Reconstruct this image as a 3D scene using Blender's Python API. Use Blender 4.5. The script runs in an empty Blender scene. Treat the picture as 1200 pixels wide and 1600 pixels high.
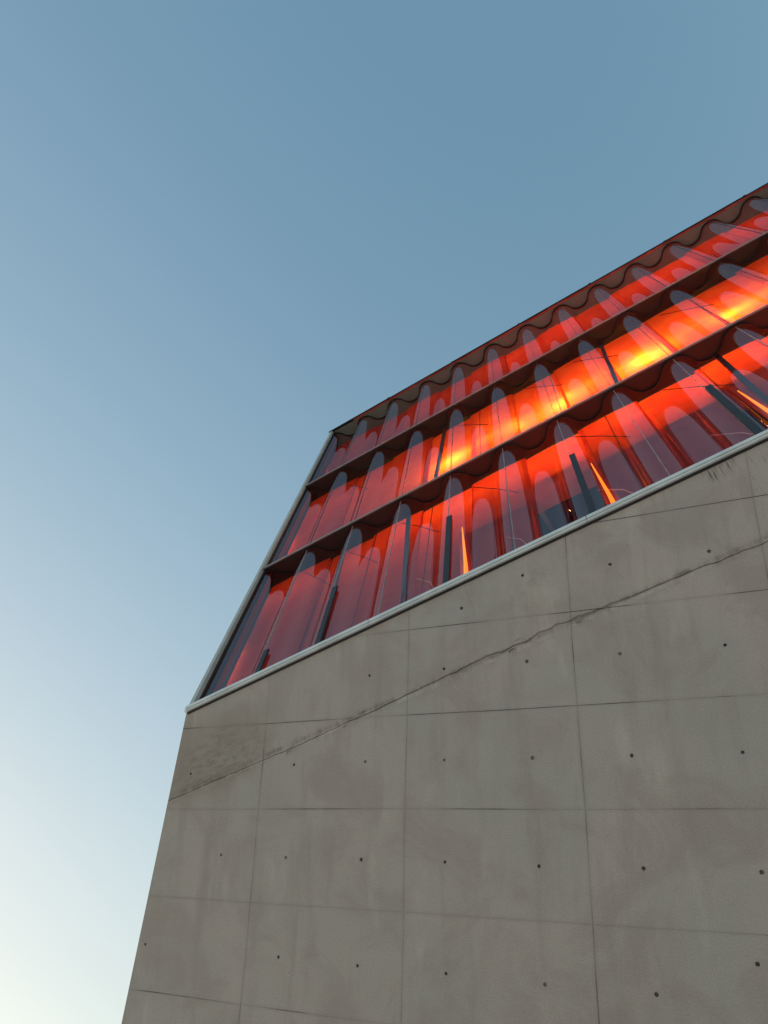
import bpy, math, random
from mathutils import Vector as V, Matrix, noise
from mathutils.geometry import delaunay_2d_cdt
random.seed(7)
scene = bpy.context.scene
COL = scene.collection

# ------------------------------------------------------------------ frame of the place (metres, world axes)
CAM = V((0, 0, 1.6))
CAMROT = Matrix(((0.998588, 0.053131, 0.0), (0.043047, -0.80906, -0.586148), (-0.031143, 0.58532, -0.810204)))
BL = V((-3.392937, 10.086416, 8.617535)) + CAM           # corner where sill, jamb and concrete meet
T = V((0.872446, -0.488711, 0.0)).normalized()           # level, along the facade
UP = V((0.11823, 0.211064, 0.970296)).normalized()       # up the glazing, leans back
WU = V((-0.201827, -0.360301, 0.910741)).normalized()    # up the concrete wall, leans out
WN = T.cross(WU).normalized()
if WN.y > 0: WN = -WN                                    # out of the concrete
HOUT = V((T.y, -T.x, 0)).normalized()                    # level, out of the facade
if HOUT.y > 0: HOUT = -HOUT
S = 1.2005                                               # one wave of the glass
HR = 4.9668                                              # one row of glass
NW = 15                                                  # waves built
AEND = NW * S + 0.12
SKW = -.6
DR = (0.54, 0.54, 0.61)                                 # screen depth in each row
DS = 0.60                                                # depth of the shelves to the red screens

def G(a, d, h):
    """a along, d level depth into the building, h up the glazing"""
    return BL + T * a + UP * h - HOUT * d
def Wp(a, b, d=0.0):
    return BL + T * a + WU * b - WN * d

# ------------------------------------------------------------------ material helpers
class NT:
    def __init__(s, name):
        s.m = bpy.data.materials.new(name); s.m.use_nodes = True
        s.t = s.m.node_tree; s.t.nodes.clear()
        s.out = s.n('ShaderNodeOutputMaterial')
    def n(s, typ, **kw):
        nd = s.t.nodes.new(typ)
        for k, v in kw.items():
            if k.startswith('_'): setattr(nd, k[1:], v)
            else: s.set(nd, k.replace('__', ' '), v)
        return nd
    def set(s, nd, key, v):
        sock = nd.inputs[int(key[1:])] if key[0] == 'i' and key[1:].isdigit() else nd.inputs[key]
        if isinstance(v, bpy.types.NodeSocket): s.t.links.new(v, sock)
        else: sock.default_value = v
    def math(s, op, a, b=None, c=None, clamp=False):
        nd = s.t.nodes.new('ShaderNodeMath'); nd.operation = op; nd.use_clamp = clamp
        for i, v in enumerate((a, b, c)):
            if v is None: continue
            if isinstance(v, bpy.types.NodeSocket): s.t.links.new(v, nd.inputs[i])
            else: nd.inputs[i].default_value = v
        return nd.outputs[0]
    def mapr(s, v, a, b, c=0.0, d=1.0, smooth=True):
        nd = s.t.nodes.new('ShaderNodeMapRange'); nd.interpolation_type = 'SMOOTHSTEP' if smooth else 'LINEAR'
        s.t.links.new(v, nd.inputs[0])
        for i, x in enumerate((a, b, c, d)): nd.inputs[i + 1].default_value = x
        return nd.outputs[0]
    def noise(s, vec, scale, detail=4, rough=.5, dist=0):
        nd = s.n('ShaderNodeTexNoise', Vector=vec, Scale=scale, Detail=detail, Roughness=rough, Distortion=dist)
        return nd.outputs['Fac']
    def comb(s, x, y, z=0.0):
        nd = s.t.nodes.new('ShaderNodeCombineXYZ')
        for i, v in enumerate((x, y, z)):
            if isinstance(v, bpy.types.NodeSocket): s.t.links.new(v, nd.inputs[i])
            else: nd.inputs[i].default_value = v
        return nd.outputs[0]
    def mix(s, f, a, b, mode='MIX'):
        nd = s.t.nodes.new('ShaderNodeMix'); nd.data_type = 'RGBA'; nd.blend_type = mode
        for i, v in ((0, f), (6, a), (7, b)):
            if isinstance(v, bpy.types.NodeSocket): s.t.links.new(v, nd.inputs[i])
            else: nd.inputs[i].default_value = v if i == 0 else (tuple(v) + (1,))[:4]
        return nd.outputs[2]
    def surf(s, sh): s.t.links.new(sh, s.out.inputs[0]); return s.m

def plain(name, col, rough=.5, metal=0, var=.12, scale=3.0, bump=0.0):
    m = NT(name)
    co = m.n('ShaderNodeTexCoord').outputs['Object']
    f = m.noise(co, scale, 6, .6)
    c = m.mix(m.mapr(f, .3, .7), [x * (1 - var) for x in col], [min(1, x * (1 + var)) for x in col])
    b = m.n('ShaderNodeBsdfPrincipled', Roughness=m.mapr(f, .3, .7, max(0, rough - .08), rough + .08), Metallic=metal)
    m.set(b, 'Base Color', c)
    if bump:
        bp = m.n('ShaderNodeBump', Strength=bump, Distance=.01, Height=m.noise(co, scale * 12, 4)); m.set(b, 'Normal', bp.outputs[0])
    return m.surf(b.outputs[0])

# ------------------------------------------------------------------ concrete
def concrete():
    m = NT('board_formed_concrete')
    uvn = m.n('ShaderNodeUVMap'); uvn.uv_map = 'wall'
    sp = m.n('ShaderNodeSeparateXYZ', Vector=uvn.outputs[0]).outputs
    u, v = sp[0], sp[1]                  # formwork units: u bays of 2.44 m, v lifts of 1.24 m
    su = m.math('MULTIPLY', u, 2.44); sv = m.math('MULTIPLY', v, 1.2426)
    P = m.comb(su, sv)
    # formwork joints, wandering a few millimetres
    wu = m.math('MULTIPLY', m.math('SUBTRACT', m.noise(P, .35, 2), .5), .03)
    uu = m.math('ADD', u, wu); vv = m.math('ADD', v, m.math('MULTIPLY', m.math('SUBTRACT', m.noise(m.comb(sv, su, 3.1), .3, 2), .5), .03))
    ru = m.math('ROUND', uu); rv = m.math('ROUND', vv)
    du = m.math('MULTIPLY', m.math('ABSOLUTE', m.math('SUBTRACT', uu, ru)), 2.44)
    dv = m.math('MULTIPLY', m.math('ABSOLUTE', m.math('SUBTRACT', vv, rv)), 1.2426)
    ku = m.noise(m.comb(m.math('MULTIPLY', ru, 7.3), m.math('MULTIPLY', sv, .55), 1.7), 1.3, 3, .6)
    kv = m.noise(m.comb(m.math('MULTIPLY', su, .5), m.math('MULTIPLY', rv, 5.1), 8.7), 1.3, 3, .6)
    lu = m.math('MULTIPLY', m.mapr(du, .002, .010, 1, 0), m.mapr(ku, .44, .66, .20, .85))
    lu = m.math('MULTIPLY', lu, m.math('SUBTRACT', 1, m.math('MULTIPLY', m.math('LESS_THAN', u, .5), m.math('GREATER_THAN', v, 3.02))))
    lv = m.math('MULTIPLY', m.mapr(dv, .002, .009, 1, 0), m.mapr(kv, .46, .64, .13, .85))
    halo = m.math('MULTIPLY', m.math('MAXIMUM', m.mapr(du, .0, .05, .22, 0), m.mapr(dv, 0, .05, .18, 0)), m.noise(P, 3.0, 5))
    joint = m.math('MAXIMUM', lu, lv)
    # panel to panel tone
    wn = m.n('ShaderNodeTexWhiteNoise', Vector=m.comb(m.math('FLOOR', uu), m.math('FLOOR', vv), 4.0)).outputs
    col = m.mix(m.mapr(wn[0], 0, 1, 0, 1, False), (.378, .355, .346), (.410, .370, .365))
    warm = m.noise(P, .55, 5, .55, .6)
    col = m.mix(m.mapr(warm, .40, .60, 0, .85), col, (.362, .353, .344))
    bl1 = m.noise(P, 1.1, 7, .62, .8)
    col = m.mix(m.mapr(bl1, .42, .66, 0, .7), col, (.325, .288, .280))
    strk = m.noise(m.comb(m.math('MULTIPLY', m.math('ADD', su, m.math('MULTIPLY', sv, .02)), 3.2), m.math('MULTIPLY', sv, .35), 9.), 1.0, 6, .65)
    col = m.mix(m.mapr(strk, .48, .72, 0, .6), col, (.295, .268, .258))
    lt = m.noise(m.comb(m.math('MULTIPLY', su, 1.6), m.math('MULTIPLY', sv, .5), 19.), 1.0, 5, .6)
    col = m.mix(m.mapr(lt, .55, .75, 0, .40), col, (.57, .53, .50))
    gr = m.noise(P, 55., 3, .75)
    col = m.mix(.42, col, m.mix(m.mapr(gr, .3, .7, 0, 1, False), (.62, .62, .62), (1.35, 1.35, 1.35)), 'MULTIPLY')
    # pits and specks
    vo = m.n('ShaderNodeTexVoronoi', Vector=P, Scale=2.6, Randomness=1.0).outputs
    spk = m.mapr(vo['Distance'], .012, .035, 1, 0)
    spr = m.n('ShaderNodeSeparateColor', Color=vo['Color']).outputs[0]
    spk = m.math('MULTIPLY', spk, m.mapr(spr, .62, .66))
    # darker mottled patch above the pour joint, near the left edge; grime on it
    ax = m.math('ADD', m.math('MULTIPLY', m.math('ADD', u, .6473), 2.3196), m.math('MULTIPLY', m.math('SUBTRACT', v, 3.2363), .3855))
    bx = m.math('ADD', m.math('MULTIPLY', m.math('ADD', u, .6473), -.7569), m.math('MULTIPLY', m.math('SUBTRACT', v, 3.2363), 1.1813))
    def blob(ca, cb, ra, rb):
        x = m.math('DIVIDE', m.math('SUBTRACT', ax, ca), ra); y = m.math('DIVIDE', m.math('SUBTRACT', bx, cb), rb)
        return m.mapr(m.math('ADD', m.math('MULTIPLY', x, x), m.math('MULTIPLY', y, y)), .15, 1.0, 1, 0)
    pn = m.noise(m.comb(m.math('MULTIPLY', ax, 5.0), m.math('MULTIPLY', bx, 14.0), 2.), 1.0, 7, .75, .2)
    pat = m.math('MULTIPLY', blob(.45, -.98, 1.15, .55), m.mapr(pn, .42, .66))
    wash = m.math('MULTIPLY', blob(.1, -.85, 1.9, .8), .55)
    col = m.mix(wash, col, (.27, .235, .205))
    col = m.mix(m.math('MULTIPLY', pat, .45), col, (.13, .11, .095))
    # black run-off below the sill at the right
    dn = m.noise(m.comb(m.math('MULTIPLY', ax, 34.0), m.math('MULTIPLY', bx, 2.6), 6.), 1.0, 4, .6, .5)
    drip = m.math('MULTIPLY', blob(8.95, .04, .30, .36), m.mapr(dn, .48, .62))
    drip2 = m.math('MULTIPLY', blob(9.25, -.3, .5, .6), m.mapr(dn, .62, .72, 0, .35))
    drip = m.math('MAXIMUM', drip, drip2)
    # hairline damp run-offs below sill everywhere
    dn2 = m.noise(m.comb(m.math('MULTIPLY', ax, 9.0), m.math('MULTIPLY', bx, .5), 16.), 1.0, 4, .7)
    run = m.math('MULTIPLY', m.mapr(bx, -1.0, 0, 0, 1), m.mapr(dn2, .56, .72, 0, .35))
    col = m.mix(run, col, (.24, .22, .20))
    # strip of dirt along pour joint
    dj = m.math('ABSOLUTE', m.math('ADD', bx, 1.25))
    jd = m.math('MULTIPLY', m.mapr(dj, .01, .14, 1, 0), m.mapr(m.noise(P, 4.5, 6, .7), .45, .65, .03, .4))
    col = m.mix(jd, col, (.11, .098, .085))
    pale = m.math('MULTIPLY', m.mapr(m.math('ABSOLUTE', m.math('ADD', bx, 1.285)), .012, .04, 1, 0), m.mapr(m.noise(m.comb(m.math('MULTIPLY', ax, 2.2), 0.0, 5.), 1., 6, .75),   .47, .60, 0, .32))
    col = m.mix(pale, col, (.60, .57, .54))
    dk = m.math('MULTIPLY', m.mapr(m.math('ABSOLUTE', m.math('ADD', bx, 1.232)), .01, .05, 1, 0), m.mapr(m.noise(m.comb(m.math('MULTIPLY', ax, 3.1), 0.0, 25.), 1., 6, .8), .42, .62, 0, .75))
    col = m.mix(dk, col, (.17, .15, .14))
    col = m.mix(halo, col, (.12, .11, .10))
    col = m.mix(m.math('MULTIPLY', spk, .7), col, (.05, .045, .04))
    col = m.mix(joint, col, (.035, .033, .030))
    col = m.mix(m.math('MULTIPLY', drip, .95), col, (.018, .016, .014))
    b = m.n('ShaderNodeBsdfPrincipled', Roughness=.82); m.set(b, 'Base Color', col)
    hgt = m.math('ADD', m.math('MULTIPLY', m.noise(P, 1.2, 3), .5), m.math('MULTIPLY', m.noise(P, 14, 5, .6), .05))
    hgt = m.math('ADD', hgt, m.math('MULTIPLY', m.mapr(wn[0], 0, 1, 0, .3, False), 1.0))
    hgt = m.math('SUBTRACT', hgt, m.math('MULTIPLY', joint, .5))
    bp = m.n('ShaderNodeBump', Strength=.45, Distance=.012, Height=hgt)
    m.set(b, 'Normal', bp.outputs[0])
    return m.surf(b.outputs[0])

def glass_mat():
    m = NT('clear_curved_glass')
    co = m.n('ShaderNodeTexCoord').outputs['Object']
    fr = m.n('ShaderNodeFresnel', IOR=1.52).outputs[0]
    f = m.math('MULTIPLY', fr, .165, clamp=True)
    f = m.math('MINIMUM', m.math('ADD', f, .004), .92)
    tr = m.n('ShaderNodeBsdfTransparent'); m.set(tr, 'Color', (.90, .865, .885, 1))
    gl = m.n('ShaderNodeBsdfGlossy', Roughness=.03); m.set(gl, 'Color', (.95, .95, .97, 1))
    df = m.n('ShaderNodeBsdfDiffuse'); m.set(df, 'Color', (.35, .34, .34, 1))
    ns = m.noise(co, 2.2, 7, .7)
    mx = m.n('ShaderNodeMixShader', Fac=f); m.t.links.new(tr.outputs[0], mx.inputs[1]); m.t.links.new(gl.outputs[0], mx.inputs[2])
    m2 = m.n('ShaderNodeMixShader', Fac=m.mapr(ns, .4, .75, .002, .014)); m.t.links.new(mx.outputs[0], m2.inputs[1]); m.t.links.new(df.outputs[0], m2.inputs[2])
    return m.surf(m2.outputs[0])

def film_mat():
    m = NT('red_translucent_film')
    co = m.n('ShaderNodeTexCoord').outputs['Object']
    ns = m.noise(co, 1.4, 6, .6, .5)
    fine = m.noise(co, 14, 4, .7)
    c1 = m.mix(m.mapr(ns, .35, .65), (.80, .085, .035), (.88, .15, .035))
    c1 = m.mix(m.mapr(fine, .62, .78, 0, .35), c1, (.35, .03, .02))
    ri = m.n('ShaderNodeObjectInfo').outputs['Random']
    c1 = m.mix(1.0, c1, m.mix(ri, (.72, .70, .75), (1.12, 1.12, 1.1)), 'MULTIPLY')
    t = m.n('ShaderNodeBsdfTranslucent'); m.set(t, 'Color', c1)
    d = m.n('ShaderNodeBsdfDiffuse'); m.set(d, 'Color', (.55, .045, .03, 1))
    mx = m.n('ShaderNodeMixShader', Fac=.45); m.t.links.new(t.outputs[0], mx.inputs[1]); m.t.links.new(d.outputs[0], mx.inputs[2])
    return m.surf(mx.outputs[0])

def emis(name, col, st):
    m = NT(name)
    e = m.n('ShaderNodeEmission', Strength=st); m.set(e, 'Color', tuple(col) + (1,))
    return m.surf(e.outputs[0])

M_conc = concrete()
M_glass = glass_mat()
M_film = film_mat()
M_alu = plain('brushed_aluminium', (.66, .70, .72), .5, .1, .10, 2.5, .1)
M_jamb = plain('grey_painted_metal', (.42, .46, .46), .5, .1, .08, 2.5, .1)
M_black = plain('black_rubber', (.018, .012, .012), .55, 0, .2)
M_dark = plain('dark_painted_soffit', (.020, .020, .019), .6, 0, .18, 1.6, .1)
M_brown = plain('brown_plywood_soffit', (.185, .235, .205), .6, 0, .10, 1.5, .1)
M_red = plain('red_lining_and_glow', (.42, .085, .065), .45, 0, .25, 2.0)  # side lining paint; on the roof edge strip it stands for interior light
M_trim = plain('dull_aluminium', (.27, .275, .275), .5, .1, .15, 2.5)
M_steel = plain('blue_grey_steel', (.016, .020, .030), .6, 0, .15)
M_strut = plain('dark_red_strut', (.06, .018, .025), .65, 0, .15)
M_wire = plain('wire', (.05, .012, .012), .4, .2, .1)
M_pwire = plain('pink_cable', (.75, .22, .18), .35, .0, .1)
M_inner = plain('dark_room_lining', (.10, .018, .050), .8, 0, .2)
M_seam = plain('glass_edge_silicone', (.30, .29, .30), .25, 0, .1)
M_seam_dark = plain('dark_edge_silicone', (.05, .03, .035), .3, 0, .1)
M_roof = plain('roof_membrane', (.09, .09, .10), .7)
M_pave = plain('stone_paving', (.56, .52, .47), .75, 0, .2, .3, .2)
M_streak = emis('amber_streak_glow', (1, .22, .015), .45)  # glow standing in for lamp reflections on the glass

# ------------------------------------------------------------------ mesh helpers
def mk(name, verts, faces, mat, parent=None, smooth=False, uvs=None):
    me = bpy.data.meshes.new(name); me.from_pydata([tuple(v) for v in verts], [], faces); me.update()
    if mat: me.materials.append(mat)
    if smooth:
        for p in me.polygons: p.use_smooth = True
    if uvs:
        l = me.uv_layers.new(name='wall')
        for lp in me.loops: l.data[lp.index].uv = uvs[lp.vertex_index]
    o = bpy.data.objects.new(name, me); COL.objects.link(o)
    if parent is not None:
        o.parent = parent
        o.matrix_parent_inverse = parent_inv(parent)
    return o
def parent_inv(p):
    mtx = Matrix.Translation(p['base']) if 'base' in p else Matrix.Identity(4)
    return mtx.inverted()
class MB:
    def __init__(s): s.v = []; s.f = []
    def hexa(s, c):
        """c: 8 corners, 0-3 one end, 4-7 the other"""
        n = len(s.v); s.v += list(c)
        s.f += [tuple(n + i for i in q) for q in ((0, 3, 2, 1), (4, 5, 6, 7), (0, 1, 5, 4), (1, 2, 6, 5), (2, 3, 7, 6), (3, 0, 4, 7))]
    def gbox(s, a0, a1, d0, d1, h0, h1):
        s.hexa([G(a0, d0, h0), G(a1, d0, h0), G(a1, d1, h0), G(a0, d1, h0), G(a0, d0, h1), G(a1, d0, h1), G(a1, d1, h1), G(a0, d1, h1)])
    def skbox(s, a1, d0, d1, h0, h1, off=.05):
        """like gbox, its left end following the obtuse side of the hall"""
        l0, l1 = off + SKW * d0, off + SKW * d1
        s.hexa([G(l0, d0, h0), G(a1, d0, h0), G(a1, d1, h0), G(l1, d1, h0), G(l0, d0, h1), G(a1, d0, h1), G(a1, d1, h1), G(l1, d1, h1)])
    def tube(s, pts, r, seg=8, r1=None):
        pts = [V(p) for p in pts]; n0 = len(s.v); N = len(pts)
        for i, p in enumerate(pts):
            d = (pts[min(i + 1, N - 1)] - pts[max(i - 1, 0)]).normalized()
            x = d.orthogonal().normalized() if i == 0 else (x - d * x.dot(d)).normalized()
            y = d.cross(x); rr = r if r1 is None else r + (r1 - r) * i / (N - 1)
            for k in range(seg):
                t = 2 * math.pi * k / seg; s.v.append(p + (x * math.cos(t) + y * math.sin(t)) * rr)
        for i in range(N - 1):
            for k in range(seg):
                a = n0 + i * seg + k; b = n0 + i * seg + (k + 1) % seg
                s.f.append((a, b, b + seg, a + seg))
        s.f.append(tuple(n0 + k for k in range(seg))[::-1]); s.f.append(tuple(n0 + (N - 1) * seg + k for k in range(seg)))
    def beam(s, p, q, w, t, side):
        d = (q - p).normalized(); x = (side - d * side.dot(d)).normalized() * w / 2; y = d.cross(x).normalized() * t / 2
        s.hexa([p - x - y, p + x - y, p + x + y, p - x + y, q - x - y, q + x - y, q + x + y, q - x + y])
    def build(s, name, mat, parent=None, smooth=False): return mk(name, s.v, s.f, mat, parent, smooth)

# ------------------------------------------------------------------ the hall
hall = bpy.data.objects.new('concert_hall', None); COL.objects.link(hall)
base = Wp(0, -BL.z / WU.z); hall.location = base; hall['base'] = base
hall['label'] = 'leaning concrete concert hall with wavy glass front glowing red under its roof'
hall['category'] = 'building'
bpy.context.view_layer.update()

# --- concrete wall: cut with tie holes and the ragged pour joint
def uv_of(a, b):
    # (a,b) metres -> formwork units
    du = (a * 0.95067 - b * 0.31020) / 2.44; dv = (a * 0.31020 + b * 0.95067) / 1.2426
    return (-.6473 + du, 3.2363 + dv)
HOLES = [(1.765, -1.54), (2.925, -1.907), (0.248, -2.371), (1.353, -2.738), (2.526, -3.115), (-1.325, -3.173), (0.97, -3.915), (2.143, -4.307), (4.086, -2.298), (5.26, -2.686), (6.441, -3.08), (7.621, -3.466), (3.703, -3.497), (4.883, -3.896), (6.064, -4.269), (7.239, -4.653), (3.328, -4.681), (4.505, -5.076), (5.685, -5.45), (6.801, -5.43), (5.002, -0.379), (6.01, -0.315), (4.471, -1.115), (5.634, -1.489), (3.32, -0.744), (7.171, -0.708), (8.359, -1.102), (6.808, -1.88), (7.998, -2.271), (-0.135, -1.015), (8.8, -3.86), (9.18, -2.66), (8.42, -5.04), (7.86, -5.85)]
CR = [(-0.187, -1.283), (0.237, -1.276), (1.009, -1.283), (1.788, -1.294), (2.326, -1.283), (2.852, -1.264), (3.305, -1.271), (3.777, -1.25), (4.153, -1.234), (4.49, -1.225), (4.904, -1.211), (5.208, -1.203), (5.407, -1.229), (5.505, -1.203), (5.737, -1.235), (5.958, -1.186), (6.066, -1.205), (6.186, -1.19), (6.365, -1.212), (6.641, -1.221), (6.912, -1.229), (7.22, -1.247), (7.529, -1.248), (7.875, -1.251), (8.215, -1.253), (8.41, -1.283), (8.577, -1.28), (8.743, -1.277), (8.895, -1.298), (9.018, -1.294)]
def cr_b(a):
    for (x0, y0), (x1, y1) in zip(CR, CR[1:]):
        if x0 <= a <= x1: return y0 + (y1 - y0) * (a - x0) / (x1 - x0)
    return -1.283 if a < 0 else -1.29
def edge_a(b): return -0.075 + 0.4425 * b
AR = AEND + 1.2
BB = -BL.z / WU.z - .3
verts2 = []; edges2 = []; regions = []
def loop2(pts, depth):
    n = len(verts2); verts2.extend(V(p) for p in pts); k = len(pts)
    edges2.extend((n + i, n + (i + 1) % k) for i in range(k))
    if depth is not None: regions.append((pts, depth))
outline = [(edge_a(0), 0), (edge_a(BB), BB), (AR + 1.0, BB), (AR, 0)]
loop2(outline, None)
for (a, b) in HOLES:
    r = random.uniform(.020, .027)
    loop2([(a + r * math.cos(t * math.pi / 6), b + r * math.sin(t * math.pi / 6)) for t in range(12)], random.choice((.03, .05, .05, .06)))
# pour joint: thin irregular slot
up_, lo_ = [], []
a = edge_a(-1.283) + .02
while a < AEND:
    nz = noise.noise(V((a * 2.1, 3.3, 0))); n2 = noise.noise(V((a * 9.0, 7.7, 1)))
    n3 = noise.noise(V((a * 23.0, 1.7, 4)))
    mid = cr_b(a) + .014 * n2 * (1.2 if 4.4 < a < 7.0 else .5) + .007 * n3
    w = .007 + .020 * max(0, nz) + (.024 * max(0, .4 + n2) if 4.4 < a < 7.0 else 0) + (.010 if a > 6.5 else 0) + .010 * max(0, n3)
    up_.append((a, mid + w * .6)); lo_.append((a, mid - w * .5 - .006 * abs(n2)))
    a += random.uniform(.02, .055)
loop2(lo_ + up_[::-1], .018)
# spalls hanging below or above it
def spall(a, b, ra, rb, dep):
    k = 11; loop2([(a + ra * math.cos(t * 2 * math.pi / k) * random.uniform(.7, 1.15), b + rb * math.sin(t * 2 * math.pi / k) * random.uniform(.7, 1.15)) for t in range(k)], dep)
for sp in ((1.72, -1.335, .06, .03, .012), (2.75, -1.312, .05, .025, .012), (3.08, -1.225, .05, .02, .01), (5.50, -1.275, .055, .035, .015), (5.62, -1.16, .05, .012, .008), (6.48, -1.275, .05, .012, .01)):
    spall(*sp)
def inside(p, poly):
    c = False; n = len(poly); j = n - 1
    for i in range(n):
        xi, yi = poly[i]; xj, yj = poly[j]
        if (yi > p[1]) != (yj > p[1]) and p[0] < (xj - xi) * (p[1] - yi) / (yj - yi) + xi: c = not c
        j = i
    return c
# a loose lattice so that the big face has some triangles of even size
for i in range(14):
    for j in range(7):
        x = 0.3 + i * 1.35 + .31 * (j % 2); y = -.6 - j * 1.32
        if all((x - h[0]) ** 2 + (y - h[1]) ** 2 > .02 for h in HOLES) and abs(y + 1.25) > .2: verts2.append(V((x, y)))
res = delaunay_2d_cdt(verts2, edges2, [], 0, 1e-5)
pv, pf = res[0], res[2]
cls = {}
bbs = [(min(p[0] for p in r), max(p[0] for p in r), min(p[1] for p in r), max(p[1] for p in r)) for r, _ in regions]
def depth_of(f):
    c = sum((pv[i] for i in f), V((0, 0))) / len(f)
    if not inside(c, outline): return -1
    best = 0.0
    for (poly, d), bb in zip(regions, bbs):
        if bb[0] <= c.x <= bb[1] and bb[2] <= c.y <= bb[3] and inside(c, poly): best = max(best, d)
    return best
W_v, W_f, W_uv, vm = [], [], [], {}
def wv(i, d):
    k = (i, round(d, 4))
    if k not in vm:
        vm[k] = len(W_v); W_v.append(Wp(pv[i].x, pv[i].y, d)); W_uv.append(uv_of(pv[i].x, pv[i].y))
    return vm[k]
edg = {}
for f in pf:
    d = depth_of(f)
    if d < 0: continue
    W_f.append(tuple(wv(i, d) for i in f))
    for i in range(3):
        e = (f[i], f[(i + 1) % 3]); edg.setdefault(tuple(sorted(e)), []).append((e, d))
for k, l in edg.items():
    if len(l) == 2 and abs(l[0][1] - l[1][1]) > 1e-5:
        (e, d0), (_, d1) = l
        W_f.append((wv(e[0], d0), wv(e[1], d0), wv(e[1], d1), wv(e[0], d1)))
    elif len(l) == 1:
        (e, d0) = l[0]
        W_f.append((wv(e[0], d0), wv(e[1], d0), wv(e[1], .5), wv(e[0], .5)))
mk('concrete_wall', W_v, W_f, M_conc, hall, uvs=W_uv)

# --- the rest of the body, set back behind both front planes
SK = -.6                                                # the side of the hall runs back at an obtuse corner
AW = (T * SK - HOUT).normalized() * 26
zr = 3 * HR
f0 = [Wp(edge_a(BB) + .02, BB, .06), Wp(edge_a(0) + .02, -.0, .06), G(-.02, .06, zr + .02), G(AR, .06, zr + .02), Wp(AR, 0, .06), Wp(AR + 1, BB, .06)]
r0 = [p + AW for p in f0]
mk('rear_walls', f0 + r0, [(0, 1, 7, 6), (1, 2, 8, 7), (3, 4, 10, 9), (4, 5, 11, 10), (6, 7, 8, 9, 10, 11)], M_conc, hall, uvs=[(i * .7, i * .9) for i in range(12)])
rm = MB(); rm.hexa([f0[2] + V((0, 0, .02)), f0[3] + V((0, 0, .02)), r0[3] + V((0, 0, .02)), r0[2] + V((0, 0, .02)), f0[2] + V((0, 0, .10)), f0[3] + V((0, 0, .10)), r0[3] + V((0, 0, .10)), r0[2] + V((0, 0, .10))])
rm.build('roof', M_roof, hall)

# --- window frame: sill and jambs
A0 = .07                                               # clear opening starts here
x = -.09
while x < AEND:
    x2 = min(AEND + .15, x + 3.62); jt = random.uniform(-.003, .003)
    b = MB(); b.gbox(x, x2 - .007, -.035 + jt, .20, -.012, .085); b.gbox(x + .002, x2 - .009, -.055 + jt, -.038 + jt, .040 + jt, .118 + jt); b.build('sill', M_alu, hall)
    x = x2
b = MB(); b.gbox(-.05, AEND + .15, .0, .9, -.05, -.016); b.build('sill_gasket', M_black, hall)
b = MB(); b.gbox(-.045, .045, -.045, .16, .122, zr + .0); fr = b.build('jamb', M_jamb, hall)
b = MB(); b.gbox(-.072, -.049, -.02, .5, .122, zr + .05); b.build('jamb_gasket', M_black, fr)
b = MB(); b.gbox(-.105, -.076, .0, .5, .10, zr + .05); b.build('side_flashing', M_steel, fr)
b = MB(); b.gbox(.049, .080, .03, .14, .122, zr - .05); b.build('inner_reveal', M_black, fr)
b = MB(); b.gbox(AEND, AEND + .14, -.045, .30, .122, zr); b.build('jamb', M_jamb, hall)
b = MB(); x0, x1 = SKW * .30, SKW * 3.2
b.hexa([G(x0 - .03, .30, .0), G(x0 + .05, .30, .0), G(x1 + .05, 3.2, .0), G(x1 - .03, 3.2, .0), G(x0 - .03, .30, zr - .05), G(x0 + .05, .30, zr - .05), G(x1 + .05, 3.2, zr - .05), G(x1 - .03, 3.2, zr - .05)])
b.build('side_lining', M_red, hall)
for row in range(3):
    h0, h1 = row * HR + .03, (row + 1) * HR - .035; dd = DR[row]
    v = []
    for t in range(6):
        d = .16 + (dd - .16) * t / 5; v += [G(SKW * d + .24 - .01 * t, d, h0), G(SKW * d + .24 - .01 * t, d, h1)]
    mk('side_screen', v, [(2 * t, 2 * t + 1, 2 * t + 3, 2 * t + 2) for t in range(5)], M_film, hall, True)
b = MB(); b.gbox(AEND + .01, AEND + .1, .32, 3.2, .0, zr - .05); b.build('side_lining', M_inner, hall)

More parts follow.
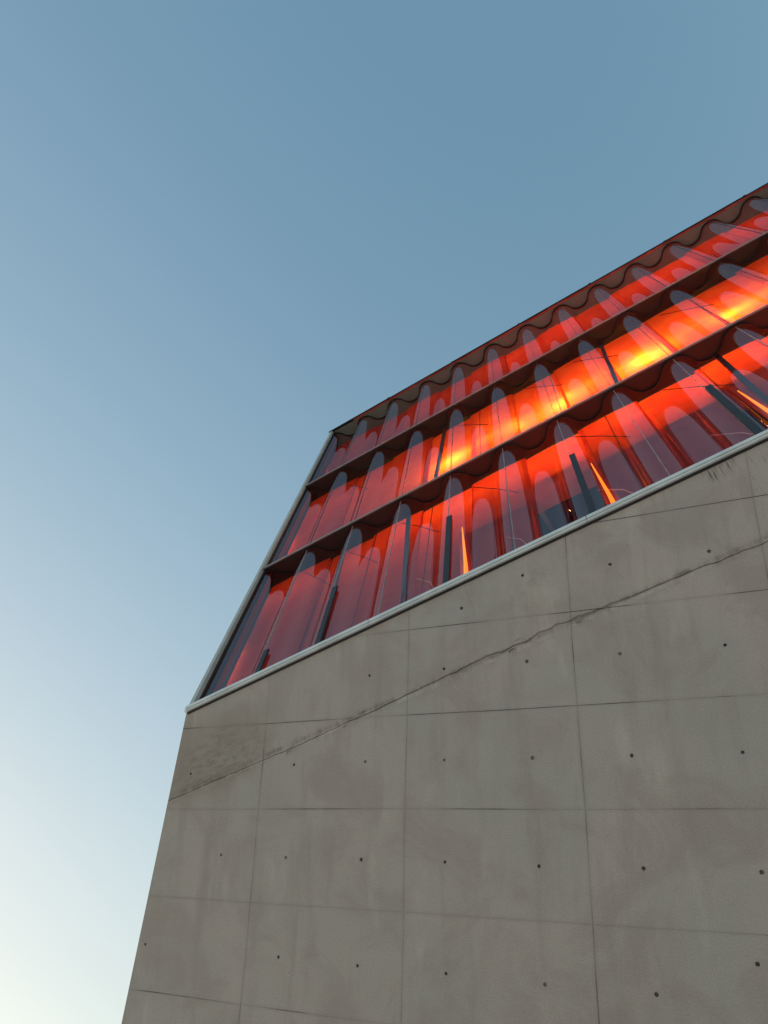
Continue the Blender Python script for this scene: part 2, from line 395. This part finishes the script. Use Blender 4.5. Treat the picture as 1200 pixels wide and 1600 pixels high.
# --- shelves between the rows, roof edge on top
TH = math.radians(66)                                   # slope of the flanks: the wave is made of round arcs
RA = S / 4 / math.sin(TH)
def wave_d(a):
    t = (a / S) % 1.0
    if t > .5: t = 1 - t
    x = t * S                                           # 0 crest, S/2 trough
    if x < S / 4: return .07 + RA - math.sqrt(RA * RA - x * x)
    x = S / 2 - x
    return .07 + 2 * RA * (1 - math.cos(TH)) - (RA - math.sqrt(RA * RA - x * x))
def wave_pts(d_off=0.0, a0=A0, a1=AEND - .02, n=24):
    m = int((a1 - a0) / S * n); return [(a0 + (a1 - a0) * i / m, wave_d(a0 + (a1 - a0) * i / m) + d_off) for i in range(m + 1)]
for lv in (1, 2, 3):
    h = lv * HR
    if lv < 3:
        b = MB(); b.skbox(AEND, .012, 3.2, h - .026, h + .026); sh = b.build('shelf', M_dark, hall)
        b = MB(); b.gbox(.05, AEND, -.02, .009, h - .034, h + .030); b.build('edge_trim', M_trim, sh)
    else:
        b = MB(); b.skbox(AEND, .03, 3.2, h - .03, h + .02); sh = b.build('roof_soffit', M_brown, hall)
        x = -.10
        while x < AEND:
            x2 = min(AEND + .2, x + 2.41); jt = random.uniform(-.008, .008)
            b = MB(); b.gbox(x, x2 - .006, -.06 + jt, .02, h + .03, h + .095 + jt); b.gbox(x + .004, x2 - .010, -.045 + jt, .3, h + .097 + jt, h + .12 + jt); b.gbox(x2 - .05, x2 + .02, -.068 + jt, -.062 + jt, h + .028, h + .13); b.build('roof_edge_cap', M_black, hall)
            x = x2
        b = MB(); b.gbox(.9, AEND, -.030, .027, h - .033, h + .002); b.build('red_glow_strip', M_red, sh)  # red light from inside, put into the colour of this strip
    # black seal following the wave on the soffit
    P = wave_pts(); v, f = [], []
    for (a, d) in P:
        for dd, hh in ((-.028, -.03), (.028, -.03), (.028, -.075), (-.028, -.075)): v.append(G(a, d + dd, h + hh))
    for i in range(len(P) - 1):
        for k in range(4): f.append((4 * i + k, 4 * i + (k + 1) % 4, 4 * i + 4 + (k + 1) % 4, 4 * i + 4 + k))
    mk('seal', v, f, M_black, sh)

# --- sheets of curved glass, one from crest to crest, each with its joint
SEG = 40
for row in range(3):
    h0 = row * HR + (.09 if row == 0 else .03); h1 = (row + 1) * HR - .045
    for k in range(NW):
        v, f = [], []
        x0, x1 = k * S, (k + 1) * S
        if k == 0: x0 = .10
        for i in range(SEG + 1):
            a = x0 + (x1 - x0) * i / SEG; d = wave_d(a)
            v += [G(a, d, h0), G(a, d, h1)]
        for i in range(SEG): f.append((2 * i, 2 * i + 1, 2 * i + 3, 2 * i + 2))
        g = mk('glass_sheet', v, f, M_glass, hall, True)
        if k:
            b = MB(); b.gbox(x0 - .005, x0 + .005, wave_d(x0) - .010, wave_d(x0) + .012, h0, h1); b.build('glass_joint', M_seam if row == 0 else M_seam_dark, g)

# --- red film screens behind the glass, sliding past each other
rnd = random.Random(3)
for row in range(3):
    for k in range(NW):
        a0 = k * S * 1.0 + (SKW * DR[row] + .18 if k == 0 else .25); a1 = (k + 1) * S + .30
        if k == NW - 1: a1 = AEND
        d = DR[row] + (.06 if k % 2 else 0.0)
        h0 = row * HR + .03; h1 = (row + 1) * HR - .035
        hc = HR * (.66, .74, .60, .69, .56, .74, .63)[k % 7]
        if row == 0 and k in (5, 8, 10): h0 = HR * .44          # these hang shorter
        if row == 0 and k >= 4:                             # added baffle keeping lamp light off the lower screen, a gap behind it
            b = MB(); b.gbox(a0 - .05, a1 - .06, d + (.11, .06, .18)[k % 3], 2.98, hc + .004 * (k % 3), hc + .02 + .004 * (k % 3)); b.build('light_baffle', M_inner, hall)
        n = 10; v, f = [], []
        for i in range(n + 1):
            a = a0 + (a1 - a0) * i / n; bow = .018 * math.sin(math.pi * i / n)
            v += [G(a, d - bow, h0), G(a, d - bow, h1)]
        for i in range(n): f.append((2 * i, 2 * i + 1, 2 * i + 3, 2 * i + 2))
        mk('red_screen', v, f, M_film, hall, True)
b = MB(); b.gbox(-1.75, AEND, 3.0, 3.1, .0, zr - .1); b.build('inner_wall', M_inner, hall)
b = MB(); b.skbox(AEND, .9, 3.2, -.045, -.014); b.build('inner_floor', M_inner, hall)

# --- struts, brackets, cables and made-up glow streaks seen through the glass
def strut(a, row, h, a2, h2, d=.49, w=.09, mat=None, name='strut'):
    b = MB(); b.beam(G(a, d, row * HR + h), G(a2, d, row * HR + h2), w, .05, T); b.build(name, mat or M_strut, hall)
for q in ((4.3, 1, 4.92, 4.1, .05), (8.8, 1, 4.92, 8.5, .05), (3.55, 0, 4.92, 3.8, .05), (10.35, 0, 4.92, 10.2, .05), (1.9, 0, 4.92, 2.1, .05)): strut(*q)
for k in (1, 2, 4, 6, 8, 10):
    a = k * S + (.10 if k < 3 else .05); hh = .9 if k == 1 else (2.1 if k == 2 else 2.7)
    b = MB(); b.gbox(a - .05, a + .05, .005, .045, .12, hh); b.build('steel_bracket', M_steel, hall)
def cable(pts, r, mat, name='cable'):
    b = MB(); b.tube([G(*p) for p in pts], r, 6); b.build(name, mat, hall, True)
for (a, r_) in ((.9, 0), (2.0, 0), (3.4, 0), (5.1, 0), (7.3, 0), (9.2, 0), (1.1, 1), (4.6, 1), (6.6, 1), (8.0, 1), (10.3, 1)):
    z0 = r_ * HR
    cable([(a, .500, z0 + 4.7), (a + .5, .495, z0 + 4.0), (a + .95, .500, z0 + 3.3)], .008, M_wire)
    cable([(a + .75, .49, z0 + 4.9), (a + .68, .50, z0 + .2)], .009, M_wire)
for a in (3.9, 5.6, 7.4, 9.3):
    cable([(a, .55, 1.9), (a + .35, .5, 1.4), (a + .5, .45, .9), (a + .75, .42, .3)], .012, M_pwire)
for a in (4.95, 7.55, 10.2):                             # added half-round backing and glowing tube, imitating lamp reflections in the curved glass
    v, f = [], []
    for i in range(13):
        t = math.pi * i / 12
        for q, h in ((0, .3), (1, 2.9)): v.append(G(a + .02 - .10 * q + .13 * math.cos(t) * (1 - .35 * q), .52 + .10 * math.sin(t), h))
    for i in range(12): f.append((2 * i, 2 * i + 1, 2 * i + 3, 2 * i + 2))
    rf = mk('streak_backing', v, f, M_red, hall, True)
    b = MB(); b.tube([G(a, .53, .35), G(a - .03, .52, 1.5), G(a - .10, .51, 3.0)], .055, 8, .010); b.build('glow_streak', M_streak, rf, True)

# ------------------------------------------------------------------ lamps in the hall (warm, behind the red film)
def lamp(a, d, h, e, col=(1, .35, .11), r=.12):
    l = bpy.data.lights.new('hall_lamp', 'POINT'); l.energy = e * 2.2; l.color = col; l.shadow_soft_size = r
    o = bpy.data.objects.new('hall_lamp', l); o.location = G(a, d, h); COL.objects.link(o)
    o['label'] = 'warm lamp behind the red screens'; o['category'] = 'lamp'
for a, h, e in ((4.55, 2.15, 25), (6.1, 2.15, 16), (7.45, 2.15, 34), (9.4, 2.2, 36), (11.3, 2.2, 26), (12.8, 2.2, 14)):      # low down in the middle row
    lamp(a, DS + .42, HR + h, e, (1, .66, .10), .12)
for a, e in ((-.3, 1.8), (.9, 2.2), (2.4, 3.2), (3.9, 8), (5.4, 14), (6.9, 16), (8.4, 16), (9.9, 16), (11.4, 16), (13., 16)):
    lamp(a, DS + .8, HR * (.88 if a > 3 else .84), e * .63, r=.25)
for a, e in ((-.6, 4), (1.3, 6.5), (3.6, 12), (6.0, 20), (8.4, 20), (10.8, 21), (13.2, 21)):
    lamp(a, 1.9, HR * 1.7, e * .36, r=.25)
    lamp(a, 2.2, HR * 2.75, e * (.13 if a < 2 else .26 if a < 5 else .52), (1, .27, .10), r=.25)
# added unseen fill lights beside the side wall, to brighten its red screen
for row, e in ((0, 1.8), (1, 1.8), (2, .6)):
    l = bpy.data.lights.new('side_fill_light', 'AREA'); l.shape = 'RECTANGLE'; l.size = .05; l.size_y = HR * .5; l.energy = e; l.color = (1, .42, .12)
    o = bpy.data.objects.new('side_fill_light', l); COL.objects.link(o)
    dd = DR[row] + .10; p = G(SKW * dd + .115, dd, (row + .42) * HR)
    z = -(HOUT - T * SKW).normalized() * 1.0                       # lamp looks along its -Z, towards the glass
    y = UP; x = y.cross(z).normalized(); y = z.cross(x)
    o.matrix_world = Matrix.Translation(p) @ Matrix((x, y, z)).transposed().to_4x4()
    o['label'] = 'added warm fill light behind the red side screen'; o['category'] = 'lamp'

# ------------------------------------------------------------------ ground
R = 700
g = mk('ground', [(-R, -R, 0), (R, -R, 0), (R, R, 0), (-R, R, 0)], [(0, 1, 2, 3)], M_pave); g['kind'] = 'structure'

# ------------------------------------------------------------------ sky and sun
w = bpy.data.worlds.new('World'); scene.world = w; w.use_nodes = True
nt = w.node_tree; nt.nodes.clear()
sky = nt.nodes.new('ShaderNodeTexSky'); sky.sky_type = 'NISHITA'; sky.sun_disc = False
SUN_EL, SUN_AZ = math.radians(5.0), math.radians(-52)      # azimuth from +Y towards +X
sky.sun_elevation = SUN_EL; sky.sun_rotation = SUN_AZ
sky.altitude = 100; sky.air_density = 1.8; sky.dust_density = 2.2; sky.ozone_density = 2.8
hs = nt.nodes.new('ShaderNodeHueSaturation')
bw = nt.nodes.new('ShaderNodeRGBToBW'); mr = nt.nodes.new('ShaderNodeMapRange')
for i_, v_ in enumerate((.42, 1.5, 1.17, .62)): mr.inputs[i_ + 1].default_value = v_
nt.links.new(sky.outputs[0], bw.inputs[0]); nt.links.new(bw.outputs[0], mr.inputs[0]); nt.links.new(mr.outputs[0], hs.inputs['Saturation'])
bg = nt.nodes.new('ShaderNodeBackground'); bg.inputs[1].default_value = .15
wo = nt.nodes.new('ShaderNodeOutputWorld')
gm = nt.nodes.new('ShaderNodeGamma'); gm.inputs[1].default_value = .745
tn = nt.nodes.new('ShaderNodeMix'); tn.data_type = 'RGBA'; tn.blend_type = 'MULTIPLY'; tn.inputs[0].default_value = 1; tn.inputs[7].default_value = (.805, .83, .81, 1)
nt.links.new(sky.outputs[0], hs.inputs['Color']); nt.links.new(hs.outputs[0], gm.inputs[0]); nt.links.new(gm.outputs[0], tn.inputs[6]); nt.links.new(tn.outputs[2], bg.inputs[0]); nt.links.new(bg.outputs[0], wo.inputs[0])
sl = bpy.data.lights.new('sun', 'SUN'); sl.energy = 3.5; sl.angle = math.radians(.5); sl.color = (1, .88, .72)
so = bpy.data.objects.new('sun', sl); COL.objects.link(so)
sd = V((math.sin(SUN_AZ) * math.cos(SUN_EL), math.cos(SUN_AZ) * math.cos(SUN_EL), math.sin(SUN_EL)))
so.rotation_euler = sd.to_track_quat('Z', 'Y').to_euler()

# ------------------------------------------------------------------ camera
cd = bpy.data.cameras.new('camera'); co = bpy.data.objects.new('camera', cd); COL.objects.link(co)
cd.sensor_fit = 'HORIZONTAL'; cd.sensor_width = 36; cd.lens = 36 * 1212.45 / 1200
cd.clip_end = 3000
co.matrix_world = Matrix.Translation(CAM) @ CAMROT.to_4x4()
scene.camera = co
scene.view_settings.view_transform = 'Standard'; scene.view_settings.look = 'None'
scene.view_settings.gamma = 1; scene.view_settings.exposure = 2.2
scene.cycles.max_bounces = 10; scene.cycles.transparent_max_bounces = 16
scene.cycles.caustics_reflective = False; scene.cycles.caustics_refractive = False
scene.cycles.sample_clamp_indirect = 6
